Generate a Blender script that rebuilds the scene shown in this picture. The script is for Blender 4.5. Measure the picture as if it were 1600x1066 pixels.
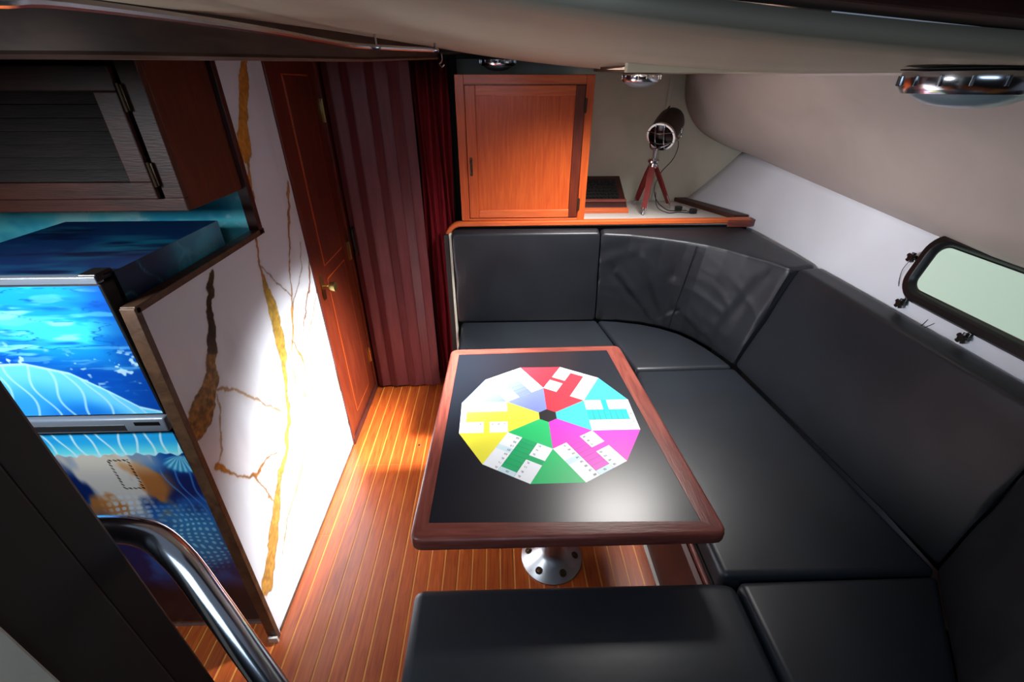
import bpy, bmesh, math, random
import numpy as np
from mathutils import Vector, Matrix, noise as mnoise
random.seed(7)
for o in list(bpy.data.objects): bpy.data.objects.remove(o)
S = bpy.context.scene
COL = S.collection
PI = math.pi

# ------------------------------------------------------------ camera, world, lights, exposure
cd = bpy.data.cameras.new('camera'); cam = bpy.data.objects.new('camera', cd); COL.objects.link(cam)
cd.sensor_width = 36; cd.lens = 690/1600*36; cd.clip_start = .02; cd.clip_end = 60
pitch, yaw = math.radians(30.2), math.radians(1.8)
Fv = Vector((math.sin(yaw)*math.cos(pitch), math.cos(yaw)*math.cos(pitch), -math.sin(pitch)))
Rv = Vector((math.cos(yaw), -math.sin(yaw), 0)); Uv = Rv.cross(Fv)
cam.matrix_world = Matrix(((Rv.x, Uv.x, -Fv.x, 0), (Rv.y, Uv.y, -Fv.y, 0), (Rv.z, Uv.z, -Fv.z, 1.75), (0, 0, 0, 1)))
S.camera = cam
S.view_settings.view_transform = 'Standard'; S.view_settings.look = 'None'
S.view_settings.gamma = 1; S.view_settings.use_curve_mapping = False
S.view_settings.exposure = 0.0
W = bpy.data.worlds.new('world'); S.world = W; W.use_nodes = True
W.node_tree.nodes['Background'].inputs[0].default_value = (.62, .76, 1, 1)
W.node_tree.nodes['Background'].inputs[1].default_value = .22

def area(name, loc, target, sx, sy, power, col, spread=180):
    l = bpy.data.lights.new(name, 'AREA'); l.shape = 'RECTANGLE'; l.size = sx; l.size_y = sy
    l.energy = power; l.color = col; l.spread = math.radians(spread)
    o = bpy.data.objects.new(name, l); COL.objects.link(o); o.location = loc
    o.rotation_euler = (Vector(target)-Vector(loc)).to_track_quat('-Z', 'Y').to_euler()
    return o
# daylight coming down the deck hatch over the table, and down the companionway over the camera
area('deck_hatch_sky', (.70, 1.74, 2.08), (.10, 2.02, .30), .44, .44, 34, (1, .97, .94), 112)
area('deck_hatch_sun', (.84, 1.78, 2.07), (-.83, 1.62, .36), .22, .28, 33, (.98, .97, .95), 37)
area('companionway_sky', (-.15, -.80, 1.95), (-.3, 1.3, .7), .9, .7, 9, (.58, .78, 1))
# side window in the galley hull, left of the frame
area('galley_side_window', (-1.70, .31, 1.62), (1.48, 1.62, 1.24), .30, .20, 5, (.90, .94, 1), 40)
# added fill light for the fridge and galley, unseen beside the camera
area('galley_fill_light', (-1.22, .44, 1.70), (-1.08, 1.02, .80), .30, .20, 6.8, (.84, .93, 1), 122)

# ------------------------------------------------------------ materials
def lin(c): return tuple(((v/12.92) if v <= .04045 else ((v+.055)/1.055)**2.4) for v in c)
def mat(name, base, rough=.5, metal=0, spec=.5, noise=None, bump=0, bscale=60, stretch=(1, 1, 1), nscale=8, coat=0, attr=False, vary=0, detail=4):
    m = bpy.data.materials.new(name); m.use_nodes = True
    nt = m.node_tree; p = nt.nodes['Principled BSDF']
    p.inputs['Base Color'].default_value = (*lin(base), 1)
    p.inputs['Roughness'].default_value = rough; p.inputs['Metallic'].default_value = metal
    p.inputs['Specular IOR Level'].default_value = spec; p.inputs['Coat Weight'].default_value = coat
    p.inputs['Coat Roughness'].default_value = .15
    tc = nt.nodes.new('ShaderNodeTexCoord'); mp = nt.nodes.new('ShaderNodeMapping'); nt.links.new(tc.outputs['Object'], mp.inputs[0])
    mp.inputs['Scale'].default_value = stretch
    out = None
    if noise:
        n = nt.nodes.new('ShaderNodeTexNoise'); n.inputs['Scale'].default_value = nscale; n.inputs['Detail'].default_value = detail
        n.inputs['Distortion'].default_value = .6
        nt.links.new(mp.outputs[0], n.inputs[0])
        r = nt.nodes.new('ShaderNodeValToRGB'); r.color_ramp.elements[0].position = .3; r.color_ramp.elements[1].position = .7
        r.color_ramp.elements[0].color = (*lin(base), 1); r.color_ramp.elements[1].color = (*lin(noise), 1)
        nt.links.new(n.outputs[0], r.inputs[0]); out = r.outputs[0]
    if attr:
        a = nt.nodes.new('ShaderNodeAttribute'); a.attribute_name = 'Col'; out = a.outputs['Color']
    if vary:
        oi = nt.nodes.new('ShaderNodeObjectInfo'); hs = nt.nodes.new('ShaderNodeHueSaturation')
        mr = nt.nodes.new('ShaderNodeMapRange'); mr.inputs[3].default_value = 1-vary; mr.inputs[4].default_value = 1+vary
        nt.links.new(oi.outputs['Random'], mr.inputs[0]); nt.links.new(mr.outputs[0], hs.inputs['Value'])
        if out: nt.links.new(out, hs.inputs['Color'])
        else: hs.inputs['Color'].default_value = (*lin(base), 1)
        out = hs.outputs[0]
    if out: nt.links.new(out, p.inputs['Base Color'])
    if bump:
        n2 = nt.nodes.new('ShaderNodeTexNoise'); n2.inputs['Scale'].default_value = bscale; n2.inputs['Detail'].default_value = 5
        nt.links.new(mp.outputs[0], n2.inputs[0])
        b = nt.nodes.new('ShaderNodeBump'); b.inputs['Strength'].default_value = bump; b.inputs['Distance'].default_value = .01
        nt.links.new(n2.outputs[0], b.inputs['Height']); nt.links.new(b.outputs[0], p.inputs['Normal'])
    return m
M = {}
M['marble'] = mat('marble_print', (.9, .9, .92), .28, attr=True, spec=.5)
M['print'] = mat('vinyl_print', (.2, .5, .8), .3, attr=True, spec=.5)
M['vinyl'] = mat('black_vinyl', (.125, .135, .155), .40, spec=.42, bump=.10, bscale=18, noise=(.10, .11, .13), nscale=3)
M['vinyl_seat_sky'] = mat('black_vinyl_seat_sky_tint', (.135, .155, .185), .40, spec=.45, bump=.08, bscale=11, noise=(.125, .135, .155), nscale=3)  # same vinyl as the backs, base made bluer for reflected sky
M['floor_wood'] = mat('teak_plank', (.56, .22, .08), .36, noise=(.70, .34, .12), nscale=7, stretch=(14, 1, 1), bump=.04, bscale=20, coat=.25, vary=.10)
M['seam'] = mat('light_seam', (.80, .52, .22), .4)
M['mahog'] = mat('red_mahogany', (.52, .27, .23), .36, noise=(.40, .18, .15), nscale=7, stretch=(1, 10, 10), bump=.12, bscale=30)
M['mahog_y'] = mat('red_mahogany_long', (.52, .27, .23), .36, noise=(.40, .18, .15), nscale=7, stretch=(10, 1, 10), bump=.12, bscale=30)
M['locker'] = mat('orange_mahogany', (.80, .36, .14), .36, noise=(.70, .27, .10), nscale=6, stretch=(16, 16, 1), bump=.04, bscale=20, coat=.2)
M['locker_h'] = mat('orange_mahogany_rail', (.82, .40, .20), .36, noise=(.74, .32, .14), nscale=6, stretch=(1, 16, 16), bump=.04, bscale=20, coat=.2)
M['door'] = mat('door_wood', (.43, .16, .07), .4, noise=(.32, .10, .045), nscale=6, stretch=(14, 14, 1), bump=.05, bscale=20, coat=.2)
M['dark_wood'] = mat('dark_wood', (.30, .15, .11), .45, noise=(.20, .10, .07), nscale=6, stretch=(1, 8, 8), bump=.1, bscale=30)
M['louver'] = mat('louver_wood', (.15, .11, .10), .5, noise=(.10, .08, .075), nscale=6, stretch=(1, 8, 8), bump=.1, bscale=30)
M['cab_side'] = mat('cabinet_side_wood', (.36, .15, .08), .45, noise=(.27, .10, .05), nscale=6, stretch=(8, 8, 1), bump=.05)
M['rustic'] = mat('rustic_trim', (.36, .25, .17), .5, noise=(.22, .14, .09), nscale=9, stretch=(2, 2, 2), bump=.2, bscale=40)
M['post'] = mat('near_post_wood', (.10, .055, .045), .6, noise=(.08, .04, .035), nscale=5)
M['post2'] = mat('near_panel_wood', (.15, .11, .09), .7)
M['beam'] = mat('beam_wood', (.34, .25, .20), .55, noise=(.26, .18, .14), nscale=5, stretch=(2, 2, 6))
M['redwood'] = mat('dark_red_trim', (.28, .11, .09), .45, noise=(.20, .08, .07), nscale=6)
M['fold'] = mat('burgundy_panel', (.43, .20, .21), .42, noise=(.36, .15, .16), nscale=6, stretch=(12, 12, 1), bump=.05, vary=.10)
M['cloth'] = mat('red_cloth', (.40, .03, .07), .9, spec=.2)
M['cream'] = mat('cream_liner', (.83, .82, .75), .6, noise=(.79, .78, .71), nscale=5, bump=.05, bscale=120)
M['ceil'] = mat('ceiling_liner', (.64, .60, .52), .6, noise=(.60, .56, .49), nscale=3)
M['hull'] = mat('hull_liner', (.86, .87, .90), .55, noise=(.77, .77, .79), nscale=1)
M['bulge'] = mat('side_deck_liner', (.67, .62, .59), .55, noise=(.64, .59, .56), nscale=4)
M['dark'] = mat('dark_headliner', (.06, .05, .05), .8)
M['black'] = mat('black_plastic', (.06, .06, .065), .32)
M['black_top'] = mat('black_tabletop', (.08, .10, .135), .30, spec=.8)  # blue in the base stands in for the sky sheen on the top
M['chrome'] = mat('chrome', (.78, .78, .80), .17, metal=1)
M['steel'] = mat('brushed_aluminium', (.72, .73, .75), .36, metal=1, bump=.02, bscale=200)
M['brass'] = mat('brass', (.75, .66, .42), .3, metal=1)
M['bronze'] = mat('dull_bronze', (.30, .24, .18), .45, metal=.8)
M['grey'] = mat('silver_plastic', (.52, .55, .60), .35, metal=.4)
M['lens'] = mat('frosted_lens', (.45, .52, .55), .35, coat=.5)
M['lampbody'] = mat('dark_brown_metal', (.27, .22, .20), .4, metal=.3)
M['white'] = mat('white_shelf', (.78, .76, .74), .5)
M['brownleg'] = mat('lamp_leg_wood', (.42, .06, .05), .45, spec=.3)
M['glass_dark'] = mat('dark_reflector', (.10, .10, .11), .15, metal=.6)
M['bwhite'] = mat('board_white', (.93, .94, .96), .35)
# frosted porthole pane lit by daylight from outside
pm = bpy.data.materials.new('porthole_pane'); pm.use_nodes = True
pp = pm.node_tree.nodes['Principled BSDF']; pp.inputs['Base Color'].default_value = (.30, .36, .33, 1); pp.inputs['Roughness'].default_value = .25
pp.inputs['Emission Color'].default_value = (.58, .80, .62, 1); pp.inputs['Emission Strength'].default_value = .46
M['pane'] = pm

# ------------------------------------------------------------ helpers
def finish(name, bm, m, parent=None, smooth=False, loc=None):
    me = bpy.data.meshes.new(name); bm.normal_update(); bm.to_mesh(me); bm.free()
    for x in (m if isinstance(m, (list, tuple)) else [m]): me.materials.append(x)
    if smooth:
        me.polygons.foreach_set('use_smooth', [True]*len(me.polygons)); me.update()
        try: me.set_sharp_from_angle(angle=math.radians(35))
        except Exception: pass
    o = bpy.data.objects.new(name, me); COL.objects.link(o)
    if parent: o.parent = parent
    if loc: o.location = loc
    return o
def tag(o, label=None, cat=None, group=None, kind=None):
    if label: o['label'] = label
    if cat: o['category'] = cat
    if group: o['group'] = group
    if kind: o['kind'] = kind
    return o
def empty(name, loc=(0, 0, 0), label=None, cat=None, group=None, kind=None, rz=0):
    o = bpy.data.objects.new(name, None); o.empty_display_size = .1; COL.objects.link(o)
    o.location = loc; o.rotation_euler = (0, 0, rz)
    return tag(o, label, cat, group, kind)
def rel(o, parent):   # parent keeping world coordinates for an unrotated empty
    o.parent = parent; o.location = Vector(o.location)-Vector(parent.location); return o
def B(bm, x0, x1, y0, y1, z0, z1, bev=0, seg=2):
    r = bmesh.ops.create_cube(bm, size=1, matrix=Matrix.Translation(((x0+x1)/2, (y0+y1)/2, (z0+z1)/2)) @ Matrix.Diagonal((abs(x1-x0), abs(y1-y0), abs(z1-z0), 1)))
    if bev:
        es = list({e for v in r['verts'] for e in v.link_edges})
        bmesh.ops.bevel(bm, geom=es, offset=bev, segments=seg, affect='EDGES', profile=.5)
    return bm
def box(name, x0, x1, y0, y1, z0, z1, m, parent=None, bev=.002, seg=2, smooth=False):
    bm = bmesh.new(); B(bm, x0, x1, y0, y1, z0, z1, bev, seg)
    o = finish(name, bm, m, None, smooth)
    if parent: rel(o, parent)
    return o
def prism(name, pts, z0, z1, m, parent=None, bev=.002, seg=2, smooth=False):
    bm = bmesh.new(); vs = [bm.verts.new((x, y, z0)) for x, y in pts]; f = bm.faces.new(vs)
    r = bmesh.ops.extrude_face_region(bm, geom=[f]); bmesh.ops.translate(bm, verts=[v for v in r['geom'] if isinstance(v, bmesh.types.BMVert)], vec=(0, 0, z1-z0))
    bmesh.ops.recalc_face_normals(bm, faces=bm.faces)
    if bev: bmesh.ops.bevel(bm, geom=list(bm.edges), offset=bev, segments=seg, affect='EDGES', profile=.5, clamp_overlap=True)
    o = finish(name, bm, m, None, smooth)
    if parent: rel(o, parent)
    return o
def extr(name, pts3, vec, m, parent=None, bev=.0015, smooth=False):   # planar 3-D polygon extruded along vec
    bm = bmesh.new(); vs = [bm.verts.new(p) for p in pts3]; f = bm.faces.new(vs)
    r = bmesh.ops.extrude_face_region(bm, geom=[f]); bmesh.ops.translate(bm, verts=[v for v in r['geom'] if isinstance(v, bmesh.types.BMVert)], vec=vec)
    bmesh.ops.recalc_face_normals(bm, faces=bm.faces)
    if bev: bmesh.ops.bevel(bm, geom=list(bm.edges), offset=bev, segments=2, affect='EDGES', profile=.5, clamp_overlap=True)
    o = finish(name, bm, m, None, smooth)
    if parent: rel(o, parent)
    return o
def T(bm, pts, r, n=12, caps=True):    # tube along points (r a number or a list)
    pts = [Vector(p) for p in pts]; rs = r if isinstance(r, (list, tuple)) else [r]*len(pts)
    rings = []; up = None
    for i, p in enumerate(pts):
        d = (pts[min(i+1, len(pts)-1)]-pts[max(i-1, 0)]).normalized()
        if up is None: up = Vector((0, 0, 1)) if abs(d.z) < .9 else Vector((1, 0, 0))
        a = d.cross(up).normalized(); b = a.cross(d).normalized(); up = b
        rings.append([bm.verts.new(p+(a*math.cos(2*PI*k/n)+b*math.sin(2*PI*k/n))*rs[i]) for k in range(n)])
    for A, C in zip(rings, rings[1:]):
        for k in range(n): bm.faces.new((A[k], A[(k+1) % n], C[(k+1) % n], C[k]))
    if caps: bm.faces.new(rings[0]); bm.faces.new(rings[-1])
    return bm
def tube(name, pts, r, m, parent=None, n=12, loc=None):
    bm = T(bmesh.new(), pts, r, n); bmesh.ops.recalc_face_normals(bm, faces=bm.faces)
    o = finish(name, bm, m, None, True)
    if parent: rel(o, parent)
    return o
def smoothpts(P, n=8):
    P = [Vector(p) for p in P]; out = []
    for i in range(len(P)-1):
        p0, p1, p2, p3 = P[max(i-1, 0)], P[i], P[i+1], P[min(i+2, len(P)-1)]
        for k in range(n):
            t = k/n; out.append(.5*((2*p1)+(p2-p0)*t+(2*p0-5*p1+4*p2-p3)*t*t+(3*p1-p0-3*p2+p3)*t**3))
    out.append(P[-1]); return out
def lathe(name, prof, m, parent=None, n=32, axis=None, origin=(0, 0, 0)):   # prof: (r, h) along axis
    bm = bmesh.new(); rings = []
    q = Vector((0, 0, 1)).rotation_difference(Vector(axis)) if axis else None
    for r, h in prof:
        ring = []
        for k in range(n):
            v = Vector((r*math.cos(2*PI*k/n), r*math.sin(2*PI*k/n), h))
            if q: v = q @ v
            ring.append(bm.verts.new(v+Vector(origin)))
        rings.append(ring)
    for A, C in zip(rings, rings[1:]):
        for k in range(n): bm.faces.new((A[k], A[(k+1) % n], C[(k+1) % n], C[k]))
    bm.faces.new(rings[0]); bm.faces.new(rings[-1]); bmesh.ops.recalc_face_normals(bm, faces=bm.faces)
    bmesh.ops.remove_doubles(bm, verts=bm.verts, dist=1e-6)
    o = finish(name, bm, m, None, True)
    if parent: rel(o, parent)
    return o
def grid(name, V, nu, nv, m, parent=None, cols=None, smooth=True, closed=None):
    """V: (nu*nv,3) numpy, row-major; cols: sRGB (nu*nv,3)"""
    me = bpy.data.meshes.new(name)
    idx = np.arange(nu*nv).reshape(nu, nv)
    q = np.stack([idx[:-1, :-1], idx[1:, :-1], idx[1:, 1:], idx[:-1, 1:]], -1).reshape(-1, 4)
    if closed is not None: q = q[closed.reshape(-1)]
    me.vertices.add(nu*nv); me.vertices.foreach_set('co', V.astype(np.float32).ravel())
    me.loops.add(q.size); me.loops.foreach_set('vertex_index', q.astype(np.int32).ravel())
    me.polygons.add(len(q)); me.polygons.foreach_set('loop_start', np.arange(0, q.size, 4, dtype=np.int32))
    me.update(calc_edges=True)
    if cols is not None:
        c = np.clip(cols, 0, 1); c = np.where(c <= .04045, c/12.92, ((c+.055)/1.055)**2.4)
        a = me.color_attributes.new('Col', 'FLOAT_COLOR', 'POINT')
        a.data.foreach_set('color', np.concatenate([c, np.ones((len(c), 1))], 1).astype(np.float32).ravel())
    me.polygons.foreach_set('use_smooth', [smooth]*len(q))
    me.materials.append(m); me.validate(); me.update()
    o = bpy.data.objects.new(name, me); COL.objects.link(o)
    if parent: rel(o, parent)
    return o
# numpy value noise
_rng = np.random.RandomState(3); _tab = _rng.rand(256, 256)
def vn(x, y):
    xi = np.floor(x).astype(int); yi = np.floor(y).astype(int); fx = x-xi; fy = y-yi
    fx = fx*fx*(3-2*fx); fy = fy*fy*(3-2*fy); g = lambda a, b: _tab[a % 256, b % 256]
    return (g(xi, yi)*(1-fx)+g(xi+1, yi)*fx)*(1-fy)+(g(xi, yi+1)*(1-fx)+g(xi+1, yi+1)*fx)*fy
def fbm(x, y, o=4):
    s = 0; a = .5
    for i in range(o): s = s+a*vn(x*2**i+17*i, y*2**i+5*i); a *= .5
    return s/(1-.5**o)
def sst(a, b, x): t = np.clip((x-a)/(b-a), 0, 1); return t*t*(3-2*t)
def mixc(c, d, t): return c*(1-t[:, None])+np.array(d)*t[:, None]
def segd(X, Y, pts, ws):   # distance to polyline minus half width (wobbly)
    best = np.full(X.shape, 9.)
    for (a, b, wa, wb) in zip(pts, pts[1:], ws, ws[1:]):
        ax, ay = a; bx, by = b; dx, dy = bx-ax, by-ay; L = dx*dx+dy*dy+1e-9
        t = np.clip(((X-ax)*dx+(Y-ay)*dy)/L, 0, 1)
        best = np.minimum(best, np.hypot(X-ax-t*dx, Y-ay-t*dy)-(wa+(wb-wa)*t)*.5)
    return best

# ------------------------------------------------------------ floor
floor = box('floor', -1.75, 1.7, -1.0, 3.0, -.05, -.0015, M['seam']); tag(floor, kind='structure')
k = 0
x = -.776-.058
edges = []
while x < .66: edges.append(x); x += .0585
edges = [-1.75+.0585*i for i in range(0, int((edges[0]+1.75)/.0585))]+edges
for a, b in zip(edges, edges[1:]+[edges[-1]+.0585]):
    br = 1.72 if -.8 < a < -.3 else random.choice([.55, 1.3, 2.1])
    for y0, y1 in ((-1.0, br), (br+.0015, 2.96)):
        bm = bmesh.new(); B(bm, a+.0030, b-.0030, y0, y1, -.012, 0, .0008, 1); finish('plank', bm, M['floor_wood'], floor)
bm = bmesh.new(); T(bm, [(-.462, 1.86, -.002), (-.462, 1.86, .003)], .006, 14); finish('floor_stud', bm, M['chrome'], floor, True)

# ------------------------------------------------------------ marble partition (left wall)
y0g, y1g, z1g = .885, 1.875, 1.84
nu, nv = 300, 530
yy, zz = np.meshgrid(np.linspace(y0g, y1g, nu), np.linspace(0, z1g, nv), indexing='ij'); Y = yy.ravel(); Z = zz.ravel()
wob = (fbm(Y*26, Z*26, 5)-.5)*.034; Yw = Y+wob; Zw = Z+(fbm(Y*26+50, Z*26+9, 5)-.5)*.034
c = np.tile([.86, .885, .93], (len(Y), 1))
c = mixc(c, [.74, .74, .77], sst(.52, .80, fbm(Y*5+3, Z*2.2, 5))*.5)
veins = [
 ([(1.756,1.811),(1.72,1.76),(1.640,1.65),(1.592,1.553),(1.591,1.509)], [.034,.044,.05,.075,.02], (.76,.52,.20)),
 ([(1.591,1.509),(1.56,1.416),(1.509,1.288)], [.015,.04,.012], (.72,.50,.22)),
 ([(1.509,1.288),(1.485,1.205),(1.481,1.135)], [.012,.010,.022], (.66,.42,.18)),
 ([(1.481,1.135),(1.487,1.044),(1.475,.95),(1.455,.84),(1.411,.723)], [.02,.06,.068,.05,.02], (.70,.57,.26)),
 ([(1.237,1.278),(1.202,1.243),(1.165,1.199),(1.137,1.132),(1.1,1.067)], [.016,.030,.030,.034,.036], (.22,.15,.07)),
 ([(1.1,1.067),(1.085,1.045),(1.062,1.01),(1.01,.975),(.952,.944)], [.036,.045,.06,.085,.09], (.50,.36,.16)),
 ([(1.059,.989),(1.136,.927),(1.208,.842),(1.273,.752),(1.34,.686)], [.007]*5, (.70,.55,.38)),
 ([(1.065,.961),(1.045,.9),(1.01,.832),(.974,.79),(.95,.784)], [.006]*5, (.70,.58,.42)),
 ([(.95,.784),(.996,.72),(1.049,.634),(1.091,.601),(1.154,.602),(1.23,.58)], [.022, .006, .008, .015, .006, .005], (.66,.42,.16)),
 ([(1.081,.6),(1.1,.54),(1.115,.465),(1.123,.428)], [.006]*4, (.68,.48,.25)),
 ([(1.206,.49),(1.143,.424),(1.063,.349),(1.004,.288),(.935,.227)], [.02,.050,.066,.07,.075], (.70,.52,.26)),
 ([(1.851,1.414),(1.8,1.314),(1.71,1.161),(1.658,1.046),(1.627,.976)], [.02,.016,.006,.008,.02], (.62,.44,.25)),
 ([(1.837,1.172),(1.791,1.076),(1.68,1.009),(1.627,.976)], [.005]*4, (.60,.50,.42)),
 ([(1.485,1.205),(1.554,1.117),(1.641,1.02)], [.005]*3, (.55,.50,.48)),
 ([(1.627,.976),(1.577,.887),(1.508,.808),(1.485,.7)], [.022,.012,.006,.008], (.76,.55,.25)),
 ([(1.88,1.101),(1.833,1.001),(1.764,.941),(1.657,.842)], [.007,.014,.006,.005], (.58,.38,.24)),
 ([(1.542,.862),(1.576,.812),(1.59,.757),(1.593,.706),(1.523,.606)], [.008,.01,.016,.01,.008], (.76,.46,.22)),
 ([(1.88,.95),(1.793,.864),(1.65,.783)], [.006]*3, (.75,.5,.35)),
 ([(1.891,.565),(1.864,.428),(1.808,.307),(1.873,.143)], [.008,.014,.008,.01], (.55,.48,.42)),
 ([(1.565,.504),(1.432,.439),(1.326,.361),(1.157,.299),(1.049,.221)], [.008,.006,.016,.008,.006], (.76,.52,.32)),
 ([(1.411,.723),(1.362,.605),(1.273,.522),(1.206,.49)], [.02,.03,.03,.03], (.70,.54,.28)),
 ([(1.87,.418),(1.85,.248),(1.84,.049)], [.006]*3, (.65,.5,.4))]
for pts, ws, colr in veins:
    d = segd(Yw, Zw, pts, ws); t = sst(.0035, -.0025, d)
    sp = fbm(Y*90, Z*90, 2)[:, None]; cc = np.array(colr)*(.45+1.05*sp if ws[-1] == .09 or colr[0] < .3 else .78+.42*sp) if max(ws) > .016 else np.array(colr)*np.ones((len(Y), 3))
    halo = sst(.03, 0, d)*.10; c = mixc(c, [.70, .66, .60], halo)
    edge = sst(.004, 0, np.abs(d))*.5; cc = cc*(1-edge[:, None]*.6)
    c = c*(1-t[:, None])+cc*t[:, None]
V = np.stack([np.full(Y.shape, -.83), Y, Z], 1)
cy = .5*(yy[1:, 1:]+yy[:-1, :-1]); cz = .5*(zz[1:, 1:]+zz[:-1, :-1])
keep = ~((cz > 1.30) & (cy < 1.55)) & (cy > .885+cz*.038)
wl = grid('wall_left', V, nu, nv, M['marble'], None, c, False, keep); tag(wl, kind='structure')
prt = bmesh.new()
vs = [prt.verts.new((-.832, a, b)) for a, b in ((.885, 0), (1.875, 0), (1.875, 1.86), (1.55, 1.86), (1.55, 1.30), (.935, 1.30))]
f = prt.faces.new(vs); r = bmesh.ops.extrude_face_region(prt, geom=[f]); bmesh.ops.translate(prt, verts=[v for v in r['geom'] if isinstance(v, bmesh.types.BMVert)], vec=(-.02, 0, 0))
bmesh.ops.recalc_face_normals(prt, faces=prt.faces); finish('partition_core', prt, M['cream'], wl)
# rustic edge trim
extr('edge_trim', [(-.856, .868, 0), (-.822, .868, 0), (-.822, .921, 1.312), (-.856, .921, 1.312)], (0, .018, 0), M['rustic'], wl)
extr('edge_trim', [(-.856, .925, 1.297), (-.822, .925, 1.297), (-.822, 1.565, 1.297), (-.856, 1.565, 1.297)], (0, 0, .018), M['rustic'], wl)
extr('edge_trim', [(-.856, 1.532, 1.30), (-.822, 1.532, 1.30), (-.822, 1.532, 1.86), (-.856, 1.532, 1.86)], (0, .026, 0), M['redwood'], wl)
bb = box('baseboard_left', -.83, -.818, 1.88, 2.42, 0, .035, M['redwood']); tag(bb, kind='structure')
box('baseboard', -.829, -.826, .90, 1.87, 0, .012, M['rustic'], wl, 0)
cf = empty('corner_bracket', (-.82, .875, 0), 'small white bracket at the foot of the marble partition trim', 'bracket')
box('plate', -.85, -.818, .858, .867, .0, .03, M['white'], cf, .002)

# ------------------------------------------------------------ door_1 in the left wall
d1 = empty('door_1', (-.83, 2.15, 0), kind='structure')
box('door_frame', -.86, -.822, 1.876, 1.90, 0, 1.86, M['door'], d1)
box('door_frame', -.86, -.820, 2.405, 2.45, 0, 1.86, M['door'], d1)
box('door_leaf', -.86, -.832, 1.90, 2.405, .01, 1.85, M['door'], d1)
def dpanel(y0, y1, z0, z1, cut=.0):
    extr('door_panel', [(-.832, y0, z0), (-.832, y1, z0), (-.832, y1, z1), (-.832, y0, z1)], (.005, 0, 0), M['door'], d1, .0035)
    bm = bmesh.new()
    for q in ((y0-.006, y0-.001, z0-.006, z1+.006), (y1+.001, y1+.006, z0-.006, z1+.006)): B(bm, -.8322, -.829, q[0], q[1], q[2], q[3])
    for q in ((z0-.006, z0-.001), (z1+.001, z1+.006)): B(bm, -.8322, -.829, y0-.006, y1+.006, q[0], q[1])
    rel(finish('panel_beading', bm, M['locker'], None), d1)
dpanel(2.03, 2.29, 1.005, 1.78); dpanel(2.03, 2.29, .125, .93)
for z in (1.64, .95, .27):
    bm = bmesh.new(); B(bm, -.833, -.826, 2.385, 2.410, z-.05, z+.05, .001); T(bm, [(-.825, 2.404, z-.05), (-.825, 2.404, z+.05)], .0045, 8)
    rel(finish('hinge', bm, M['brass'], None, True), d1)
ds = box('lock_plate', -.832, -.827, 1.935, 1.965, .86, .985, M['brass'], d1, .0015)
lathe('door_knob', [(.004, 0), (.010, 0), (.009, .02), (.011, .026), (.023, .032), (.025, .042), (.024, .058), (.012, .062), (.002, .063)], M['brass'], d1, 24, (1, 0, 0), (-.827, 1.95, .925))

# ------------------------------------------------------------ burgundy folding door across the passage, red curtain beside it
fd = empty('folding_door', (-.6, 2.42, 0), 'burgundy accordion folding door closed across the passage', 'door')
xs = [-.812, -.775, -.728, -.684, -.612, -.566, -.508, -.452, -.402]
for i in range(8):
    a, b = xs[i], xs[i+1]; ya, yb = (2.424, 2.410) if i % 2 == 0 else (2.410, 2.424)
    w = .003
    P = [(a+w, ya, .012+.004*(i % 2)), (b-w*.2, yb, .012), (b-w*.2, yb+.010, .012), (a+w, ya+.010, .012)]
    bm = bmesh.new(); vs = [bm.verts.new(p) for p in P]; f = bm.faces.new(vs); r = bmesh.ops.extrude_face_region(bm, geom=[f])
    bmesh.ops.translate(bm, verts=[v for v in r['geom'] if isinstance(v, bmesh.types.BMVert)], vec=(0, 0, 1.83)); bmesh.ops.recalc_face_normals(bm, faces=bm.faces)
    bmesh.ops.bevel(bm, geom=list(bm.edges), offset=.002, segments=2, affect='EDGES')
    rel(finish('panel', bm, M['fold'], None, True), fd)
for i in range(1, 8):
    yv = 2.407 if i % 2 else 2.426
    rel(finish('hinge_strip', T(bmesh.new(), [(xs[i], yv+.002, .015), (xs[i], yv+.002, 1.84)], .0032, 8), M['fold'], None, True), fd)
hb = bmesh.new(); T(hb, smoothpts([(-.792, 2.412, 1.075), (-.792, 2.390, 1.06), (-.790, 2.388, 1.0), (-.788, 2.390, .94), (-.788, 2.412, .925)], 4), .008, 8)
rel(finish('pull_handle', hb, M['black'], None, True), fd)
cu, cv = 60, 12
V = np.zeros((cu, cv, 3))
for i in range(cu):
    for j in range(cv):
        t = i/(cu-1); x = -.405+.165*t; V[i, j] = (x+.006*math.sin(j*.9+i*.2), 2.488+.014*math.sin(t*PI*9)+.006*math.sin(t*31+j*.4), .02+1.83*j/(cv-1))
cur = grid('curtain', V.reshape(-1, 3), cu, cv, M['cloth']); sm = cur.modifiers.new('s', 'SOLIDIFY'); sm.thickness = .003
tag(cur, 'dark red cloth curtain hanging between folding door and wooden locker', 'curtain')

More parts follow.
